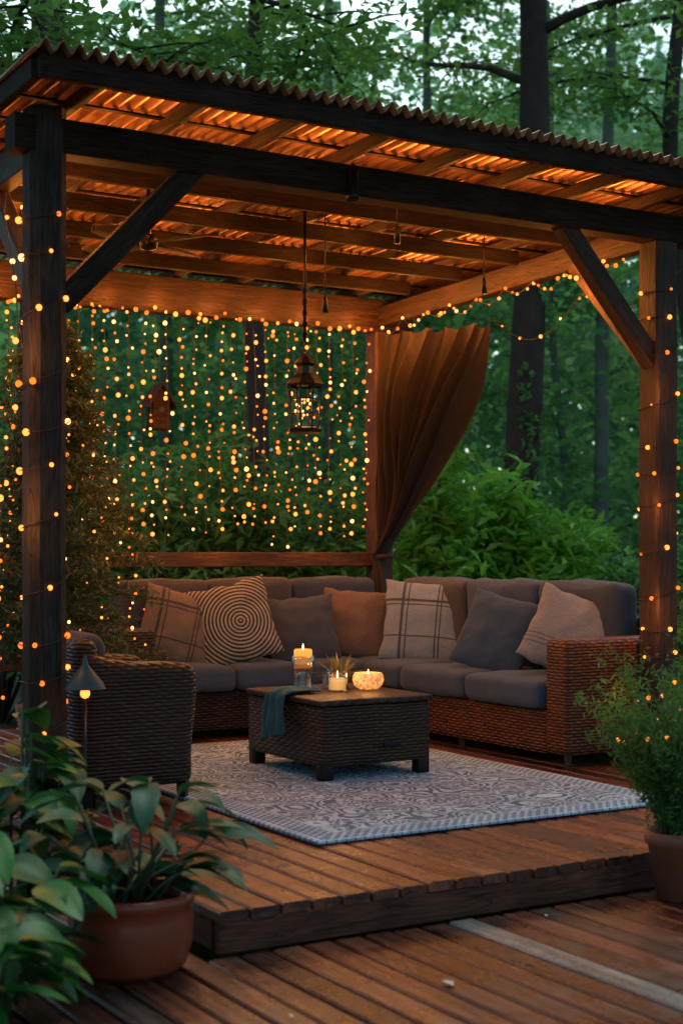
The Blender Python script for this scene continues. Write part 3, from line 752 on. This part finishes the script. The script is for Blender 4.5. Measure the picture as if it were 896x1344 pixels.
def tree(px,py,h,r,z0,label,n=9000,leaf=.12,nl=16,spread=2.6,mat=None,lean=0,bark=None,lr=.045,ivy=0):
    e=empty('tree',(px,py,-.3),label,'tree','trees in the surrounding wood')
    mb=MB(); sd=R.random()*99; bz=gz(px,py)-.15
    def tp(z): return Vector((px+lean*z+.30*noise.noise(Vector((z*.25,sd,0))),py+.30*noise.noise(Vector((z*.25,sd,7))),z))
    zs=list(np.linspace(bz,h,30)); tube(mb,[tp(z) for z in zs],[r*(1.3 if i==0 else 1)*(1-.6*max(0,(z-bz)/(h-bz)))*(1+.10*noise.noise(Vector((z*2,sd,1)))) for i,z in enumerate(zs)],12)
    cl=[];rb=[]
    for k in range(nl):
        z=z0+(h-z0)*(k+R.random()*.8)/nl; a=R.random()*2*math.pi; L=spread*R.uniform(.6,1.15)*(1-.45*(z-z0)/(h-z0))
        p=tp(z); d=Vector((math.cos(a),math.sin(a),R.uniform(-.05,.6))); path=[p.copy()]
        for i in range(9):
            p=p+d*(L/9); d=(d+Vector((R.uniform(-.3,.3),R.uniform(-.3,.3),R.uniform(-.26,.14)))).normalized(); path.append(p.copy())
        r0=min(lr,r*.28)*R.uniform(.5,1)
        tube(mb,path,[r0*(1-.85*i/9)+.005 for i in range(10)],6)
        for i in range(3,10):
            for t in range(3):
                q=path[i]; dd=Vector((R.uniform(-1,1),R.uniform(-1,1),R.uniform(-.35,.25)))*R.uniform(.25,.75)
                if t<2: tube(mb,[q,q+dd*.5+Vector((0,0,.03)),q+dd],[.011,.008,.003],4)
                cl.append(q+dd*.75); rb.append(R.random())
    mb.obj('trunk',bark or M_BARK,e)
    C=np.array([tuple(c) for c in cl]); idx=rng.integers(0,len(C),n)
    pos=C[idx]+rng.normal(size=(n,3))*np.array([.26,.26,.09])
    leaf_mesh('crown',pos,leaf,mat or LM_NEAR,e,.9,.5,np.array(rb)[idx]*.6+.2)
    if ivy:
        pp=[]
        for i in range(ivy):
            z=R.uniform(1.2,4.4); a=R.random()*6.28
            if noise.noise(Vector((math.cos(a)*1.5,math.sin(a)*1.5,z*1.3)))<-.05: continue
            q=tp(z); rr=r*R.uniform(.95,1.35); pp.append((q.x+rr*math.cos(a),q.y+rr*math.sin(a),z))
        leaf_mesh('ivy',pp,.09,LM_MID,e,.2,.8)
    return e
def T(px,d,*a,**k):
    x,y=W((px-448)/1932*d,d); return tree(x,y,*a,**k)
T(672,15,13,.205,4.8,'tall dark trunk with ivy rising behind the shrubs',n=5000,nl=13,spread=3.0,lr=.06,lean=.022,ivy=1100)
T(325,14,12,.11,4.4,'slender dark tree with layered leafy branches',n=7500,nl=14,spread=2.8,lr=.06)
T(62,11.5,11,.19,4.3,'dark tree trunk close behind the pergola roof',n=8500,nl=16,spread=2.6,lr=.05)
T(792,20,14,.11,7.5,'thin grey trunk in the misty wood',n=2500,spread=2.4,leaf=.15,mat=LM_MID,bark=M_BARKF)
T(900,17,13,.13,4.2,'leafy young tree with drooping branches',n=6000,spread=2.6,leaf=.13)
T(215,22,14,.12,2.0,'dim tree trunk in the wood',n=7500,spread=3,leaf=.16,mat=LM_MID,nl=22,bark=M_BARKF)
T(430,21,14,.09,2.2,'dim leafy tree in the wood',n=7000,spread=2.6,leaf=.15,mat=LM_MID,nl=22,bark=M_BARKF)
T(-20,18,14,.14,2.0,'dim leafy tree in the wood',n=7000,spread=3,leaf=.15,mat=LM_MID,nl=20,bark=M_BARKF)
T(960,26,15,.2,2.5,'dim leafy tree in the wood',n=7000,spread=3.4,leaf=.18,mat=LM_MID,nl=20)
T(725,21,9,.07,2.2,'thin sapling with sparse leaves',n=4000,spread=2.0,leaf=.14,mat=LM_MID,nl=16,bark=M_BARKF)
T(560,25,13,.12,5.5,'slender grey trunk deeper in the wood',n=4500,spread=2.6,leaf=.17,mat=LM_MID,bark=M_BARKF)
def fog(n,d0,d1,zmax,size,mat,name,hole=.5,xs=.62,base=-.35):
    d=rng.uniform(d0,d1,n*2); x=rng.uniform(-xs,xs,n*2)*d*.75; z=rng.random(n*2)**.9*zmax
    keep=[]
    for i in range(n*2):
        q=noise.noise(Vector((x[i]*.35,d[i]*.2,z[i]*.35)))+.5*noise.noise(Vector((x[i]*1.1,d[i]*.5,z[i]*1.1)))
        el=z[i]/d[i]
        lim=base if el<.2 else base+ (el-.2)*hole*6
        keep.append(q>lim-rng.random()*.15)
    keep=np.array(keep); d=d[keep][:n];x=x[keep][:n];z=z[keep][:n]
    X=CA*x+SA*d; Y=-SA*x+CA*d
    rb=np.array([.5+.9*noise.noise(Vector((a*.6,b_*.6,c_*.9))) for a,b_,c_ in zip(X,Y,z)])
    o=leaf_mesh(name,np.stack([X,Y,z],1),size,mat,None,.5,.6,rb)
    tag(o,'dense green woodland foliage behind the deck','foliage',None,'stuff'); return o
fog(36000,30,40,16,.46,LM_FAR_HAZE,'forest_foliage',.70)
fog(20000,44,58,17.0,.85,LM_FAR_HAZE,'forest_canopy',.6,base=-.6)
fog(16000,19,28,6.0,.24,LM_MID,'forest_undergrowth',1.4)
def shrub(px,d,h,r,label,n,leaf,mat,name='shrub',aspect=.38):
    x,y=W((px-448)/1932*d,d); gz0=-.3
    mb=MB(); cl=[]
    e=empty(name,(x,y,gz0),label,'shrub')
    for k in range(26):
        a=R.random()*6.28; el=R.uniform(.25,1.5); rr=r*R.uniform(.7,1.1)
        tip=Vector((x+rr*math.cos(a)*math.cos(el),y+rr*math.sin(a)*math.cos(el),gz0+(h-gz0)*math.sin(el)*R.uniform(.75,1.05)))
        b0=Vector((x,y,gz0)); mid=b0.lerp(tip,.5)+Vector((0,0,.15)); tube(mb,[b0,mid,tip],[.02,.013,.005],5)
        for t in (.45,.6,.75,.88,1.0): cl.append(mid.lerp(tip,(t-.4)/.6)+Vector((R.uniform(-.12,.12),R.uniform(-.12,.12),R.uniform(-.08,.08))))
    mb.obj('stems',M_BARK,e)
    C=np.array([tuple(c) for c in cl]); idx=rng.integers(0,len(C),n)
    pos=C[idx]+rng.normal(size=(n,3))*np.array([.13,.13,.08])*max(.8,r)
    leaf_mesh('leaves',pos,leaf,mat,e,.7,aspect,rng.random(len(C))[idx]*.8+.1)
shrub(668,12.8,1.8,1.0,'glossy bright green shrub beside the pergola',3600,.18,LM_RHO)
shrub(575,12.2,2.1,.8,'leafy green shrub behind the curtain',2800,.17,LM_RHO)
shrub(745,13.6,1.5,.9,'low green shrub at the edge of the wood',3000,.17,LM_RHO)
shrub(860,13,1.3,1.1,'low dark shrub beyond the deck',4000,.14,LM_MID)
shrub(450,13.5,2.0,1.3,'dark leafy shrub seen through the hanging lights',4000,.15,LM_NEAR)
shrub(300,13,2.1,1.3,'dark leafy shrub seen through the hanging lights',4000,.15,LM_NEAR)
shrub(170,12.5,2.0,1.2,'dark leafy shrub seen through the hanging lights',4000,.15,LM_MID)
shrub(0,12,2.2,1.2,'dark leafy shrub beside the pergola',4000,.15,LM_MID)
shrub(980,9.5,1.2,.8,'dark shrub beside the deck',3500,.12,LM_NEAR)
cx_,cy_=2.84,7.86
e=empty('conifer_tree',(cx_,cy_,0),'bushy potted conifer threaded with warm fairy lights','tree')
mb=MB(); tube(mb,[(cx_,cy_,.2),(cx_,cy_,2.45)],[.03,.006],6); pts=[]
for k in range(130):
    z=.45+1.95*(k/130); a=k*2.399; L=(.60*(1-(z-.45)/2.1)**.8+.05)*R.uniform(.6,1.25)
    p=Vector((cx_,cy_,z)); d=Vector((math.cos(a),math.sin(a),.35)); path=[p.copy()]
    for i in range(6): p=p+d*(L/6); d=(d+Vector((R.uniform(-.15,.15),R.uniform(-.15,.15),-.10))).normalized(); path.append(p.copy())
    tube(mb,path,[.008*(1-i/7) for i in range(7)],4)
    for i in range(1,7):
        for _ in range(32):
            q=path[i-1].lerp(path[i],R.random()); pts.append((q.x+R.gauss(0,.032),q.y+R.gauss(0,.032),q.z+R.gauss(0,.025)))
mb.obj('trunk',M_BARK,e)
leaf_mesh('crown',pts,.065,LM_CON,e,.1,.2)
M_POT=plain('terracotta pot',(.26,.085,.045),.6,0,.5,6,.4); M_SOIL=plain('soil',(.02,.014,.01),.95,0,.5,30,.8)
mb=MB(); lathe(mb,(cx_,cy_,.0),[(.001,0),(.15,0),(.2,.3),(.18,.3),(.001,.27)],24); mb.obj('pot',M_POT,e)
pp=[]
for i in range(220):
    z=.55+1.75*i/220; a=i*.42; L=.52*(1-(z-.45)/2.1)**.8+.05; pp.append((cx_+L*math.cos(a),cy_+L*math.sin(a),z))
strand(pp,.26,'warm fairy lights wound through the conifer',.009,.05,.0015)
lamp((cx_+.35,cy_-.45,1.3),3.0,.05,(1,.38,.08),'string_or_fill_glow')

# birdhouse hung from the rear beam
bx,by=4.06,9.16; bz=1.98
e=empty('birdhouse',(bx,by,bz),'small wooden birdhouse with pitched roof hanging among the lights','birdhouse')
mb=MB(); tube(mb,[(bx,by,bz+.30),(bx,by,2.80),(bx,by-.09,2.80)],.003,5); mb.obj('cord',M_WIRE,e)
mb=MB(); w=.06
vs=[(bx-w,by-w,bz),(bx+w,by-w,bz),(bx+w,by+w,bz),(bx-w,by+w,bz),(bx-w,by-w,bz+.19),(bx+w,by-w,bz+.19),(bx+w,by+w,bz+.19),(bx-w,by+w,bz+.19),(bx,by-w,bz+.29),(bx,by+w,bz+.29)]
mb.add(vs,[(3,2,1,0),(0,1,5,8,4),(2,3,7,9,6),(1,2,6,5),(3,0,4,7)]); mb.obj('house_body',M_BEAM,e,False)
mb=MB()
for s in (-1,1):
    a=[(bx,by-w-.03,bz+.31),(bx,by+w+.03,bz+.31),(bx+s*.10,by+w+.03,bz+.15),(bx+s*.10,by-w-.03,bz+.15)]
    a2=[(p[0],p[1],p[2]-.012) for p in a]; mb.add(a+a2,[(0,1,2,3),(7,6,5,4),(0,3,7,4),(1,5,6,2),(3,2,6,7),(0,4,5,1)])
mb.obj('roof',M_BEAM,e,False)
mb=MB(); lathe(mb,(0,0,0),[(.02,0),(.001,.001)],14)
mb.v=[(bx+x,by-w-.002,bz+.13+y) for x,y,z in mb.v]; mb.obj('entrance_hole',M_WIRE,e)

# ---------------------------------------------------------------- potted plants in front
M_POTR=plain('red brown glazed pot',(.30,.055,.024),.32,0,.45,5,.2)
PL1=leafm('broad green leaves',[(0,(.012,.070,.014)),(.5,(.025,.13,.026)),(1,(.055,.22,.04))],.22,.42,(.05,.22,.02),.3)
PL2=leafm('blue green leaves',[(0,(.015,.070,.035)),(.5,(.028,.11,.055)),(1,(.05,.17,.08))],.2,.45,(.04,.18,.05),.3)
PL3=leafm('feathery leaves',[(0,(.04,.12,.03)),(1,(.12,.30,.07))],.4)
px_,py_=W((172-448)/1932*4.55,4.55)
e=empty('potted_plant',(px_,py_,-.14),'leafy blue green plant in a round red brown pot','plant')
mb=MB(); lathe(mb,(px_,py_,-.137),[(.001,0),(.145,0),(.172,.025),(.190,.09),(.192,.17),(.184,.205),(.196,.212),(.197,.238),(.188,.245),(.17,.238),(.16,.2),(.001,.2)],40); mb.obj('pot',M_POTR,e)
mb=MB(); lathe(mb,(px_,py_,.066),[(.001,.01),(.16,0)],24); mb.obj('soil',M_SOIL,e)
mb=MB();ms=MB()
for i in range(36):
    a=R.random()*6.28; el=R.uniform(.4,1.45); st=Vector((px_+R.uniform(-.08,.08),py_+R.uniform(-.08,.08),.07)); d=Vector((math.cos(a)*math.cos(el),math.sin(a)*math.cos(el),math.sin(el)))
    L=R.uniform(.08,.42)*(.5+.5*math.sin(el)); tip=st+d*L; tube(ms,[st,st.lerp(tip,.5)+Vector((0,0,.01)),tip],[.006,.005,.004],5)
    for q in range(2):
        a2=a+R.uniform(-.9,.9); e2=R.uniform(.1,.6)
        blade(mb,tip,(math.cos(a2)*math.cos(e2),math.sin(a2)*math.cos(e2),math.sin(e2)),R.uniform(.14,.25),R.uniform(.06,.095),R.uniform(.7,1.4),.25,12,R.random(),.03)
ms.obj('stems',M_STEM,e); mb.obj('leaves',PL2,e)
def bigplant(px,d,zt,label,n,spread=.35,zb=-.13,ls=1.):
    x,y=W((px-448)/1932*d,d)
    e=empty('leafy_plant',(x,y,-.14),label,'plant')
    mb=MB();ms=MB()
    for i in range(n):
        a=R.random()*6.28; rr=spread*math.sqrt(R.random()); top=zb+.05+(zt-zb)*R.uniform(.12,1)*(1-.35*(rr/spread)**2)
        st=Vector((x+.07*math.cos(a),y+.07*math.sin(a),zb)); tip=Vector((x+rr*math.cos(a),y+rr*math.sin(a),top)); mid=st.lerp(tip,.55)+Vector((0,0,.05))
        tube(ms,[st,mid,tip],[.007,.006,.004],5)
        for t in (.6,.85,1.0):
            c=mid.lerp(tip,(t-.5)*2); a2=a+R.uniform(-1.4,1.4); e2=R.uniform(-.3,.5)
            if c.z<-.06: e2=abs(e2)
            blade(mb,c,(math.cos(a2)*math.cos(e2),math.sin(a2)*math.cos(e2),math.sin(e2)),ls*R.uniform(.16,.24),ls*R.uniform(.085,.125),R.uniform(.5,1.2),.22,12,R.random(),0,.75,.08)
    ms.obj('stems',M_STEM,e); mb.obj('leaves',PL1,e)
bigplant(-12,4.15,.60,'large leafy green plant with glossy oval leaves',40,.20)
bigplant(15,4.95,.62,'leafy green plant beside the deck step',36,.22)
bigplant(-35,3.85,.28,'leafy green plant at the deck edge',22,.20,ls=.9)
px_,py_=3.91,4.06
e=empty('potted_plant',(px_,py_,-.14),'feathery green plant in a tapered terracotta pot','plant')
mb=MB(); lathe(mb,(px_,py_,-.137),[(.001,0),(.085,0),(.118,.20),(.13,.205),(.132,.25),(.118,.252),(.112,.22),(.001,.215)],32); mb.obj('pot',M_POT,e)
mb=MB(); lathe(mb,(px_,py_,.078),[(.001,.008),(.112,0)],24); mb.obj('soil',M_SOIL,e)
ms=MB(); pts=[]; tips=[]
for i in range(115):
    a=R.random()*6.28; el=R.uniform(1.0,1.53); p=Vector((px_+R.uniform(-.06,.06),py_+R.uniform(-.06,.06),.08)); d=Vector((math.cos(a)*math.cos(el),math.sin(a)*math.cos(el),math.sin(el)))
    L=R.uniform(.35,.80); path=[p.copy()]
    for k in range(8): p=p+d*(L/8); d=(d+Vector((R.uniform(-.17,.17),R.uniform(-.17,.17),-.07))).normalized(); path.append(p.copy())
    tube(ms,path,[.003*(1-k/10) for k in range(9)],4); tips.append(path[R.randint(4,8)])
    for k in range(2,9):
        for _ in range(16):
            q=path[k-1].lerp(path[k],R.random()); pts.append((q.x+R.gauss(0,.018),q.y+R.gauss(0,.018),q.z+R.gauss(0,.017)))
ms.obj('stems',M_STEM,e); leaf_mesh('leaves',pts,.036,PL3,e,.2,.24)
mb=MB(); P=[tips[i] for i in range(0,115,5)]; P.sort(key=lambda q:q.z)
tube(mb,P,.0012,4); o=mb.obj('string_lights',M_WIRE); tag(o,'thin fairy light wire tangled in the feathery plant','string lights')
mb=MB()
for q in P: ball(mb,q,.008,0,6,4)
q=mb.obj('light_bulbs',BULBS,o); q['kind']='stuff'
lamp((3.76,4.27,.6),.6,.05,(1,.38,.08),'string_or_fill_glow')
M_FALL=plain('pale fallen leaf',(.45,.45,.42),.6)
for i,(lx,ly) in enumerate([(2.53,3.62),(4.02,5.16),(4.75,5.0),(1.98,3.57),(3.45,3.55),(3.30,4.09),(2.35,4.60),(2.80,4.62),(3.35,3.05)]):
    zz=-.14 if i in(0,3,4,5,8) else .0
    mb=MB(); blade(mb,(lx,ly,zz+.010),(R.uniform(-1,1),R.uniform(-1,1),.05),.06 if i==0 else .025,.03 if i==0 else .012,.1,.2,5,.5)
    o=mb.obj('fallen_leaf',M_FALL); tag(o,'small pale fallen leaf lying on the deck boards','leaf','fallen leaves on the deck')
gx,gy=W((112-448)/1932*6.1,6.1)
e=empty('garden_lamp',(gx,gy,-.14),'glowing garden lamp with a dull green conical shade','lamp')
M_GL=plain('dull green metal',(.05,.075,.07),.45,.4)
mb=MB(); tube(mb,[(gx,gy,-.14),(gx,gy,.54)],.007,8); mb.obj('stake',M_BLACK,e)
mb=MB(); lathe(mb,(gx,gy,.585),[(.085,0),(.074,.025),(.040,.065),(.014,.10),(.004,.14)],20); mb.obj('lamp_shade',M_GL,e)
mb=MB(); ball(mb,(gx,gy,.566),.022,0); mb.obj('bulb',M_BULB,e)
lamp((gx+.02,gy-.06,.50),.4,.03,(1,.38,.10),'garden_lamp_light')

# ---------------------------------------------------------------- light
w=bpy.data.worlds.new('World'); SC.world=w; w.use_nodes=True; nt=w.node_tree
sky=N(nt,'ShaderNodeTexSky'); sky.sky_type='NISHITA'; sky.sun_disc=False; sky.sun_elevation=math.radians(35); sky.sun_rotation=math.radians(30)
hs=N(nt,'ShaderNodeHueSaturation'); hs.inputs['Saturation'].default_value=.9
nt.links.new(sky.outputs[0],hs.inputs['Color'])
cc=mixc(nt,1.0,hs.outputs[0],(.78,1.03,1.0),'MULTIPLY')
nt.links.new(cc,nt.nodes['Background'].inputs[0]); nt.nodes['Background'].inputs[1].default_value=.14
s=bpy.data.lights.new('sun','SUN'); s.energy=1.7; s.angle=math.radians(35); s.color=(.90,1,.86)
so=bpy.data.objects.new('sun',s); COL.objects.link(so)
dirv=Vector((-.35,-.30,-1.0)).normalized()
so.rotation_euler=dirv.to_track_quat('-Z','Y').to_euler()

cam=bpy.data.cameras.new('camera'); co=bpy.data.objects.new('camera',cam); COL.objects.link(co)
co.location=(0,0,1.15); co.rotation_euler=(math.radians(90),0,math.radians(-31))
cam.sensor_fit='VERTICAL'; cam.sensor_height=24; cam.lens=1932/1344*24; cam.shift_y=53/1344
cam.clip_end=500; cam.clip_start=.05
cam.dof.use_dof=True; cam.dof.focus_distance=7.6; cam.dof.aperture_fstop=1.6
SC.camera=co
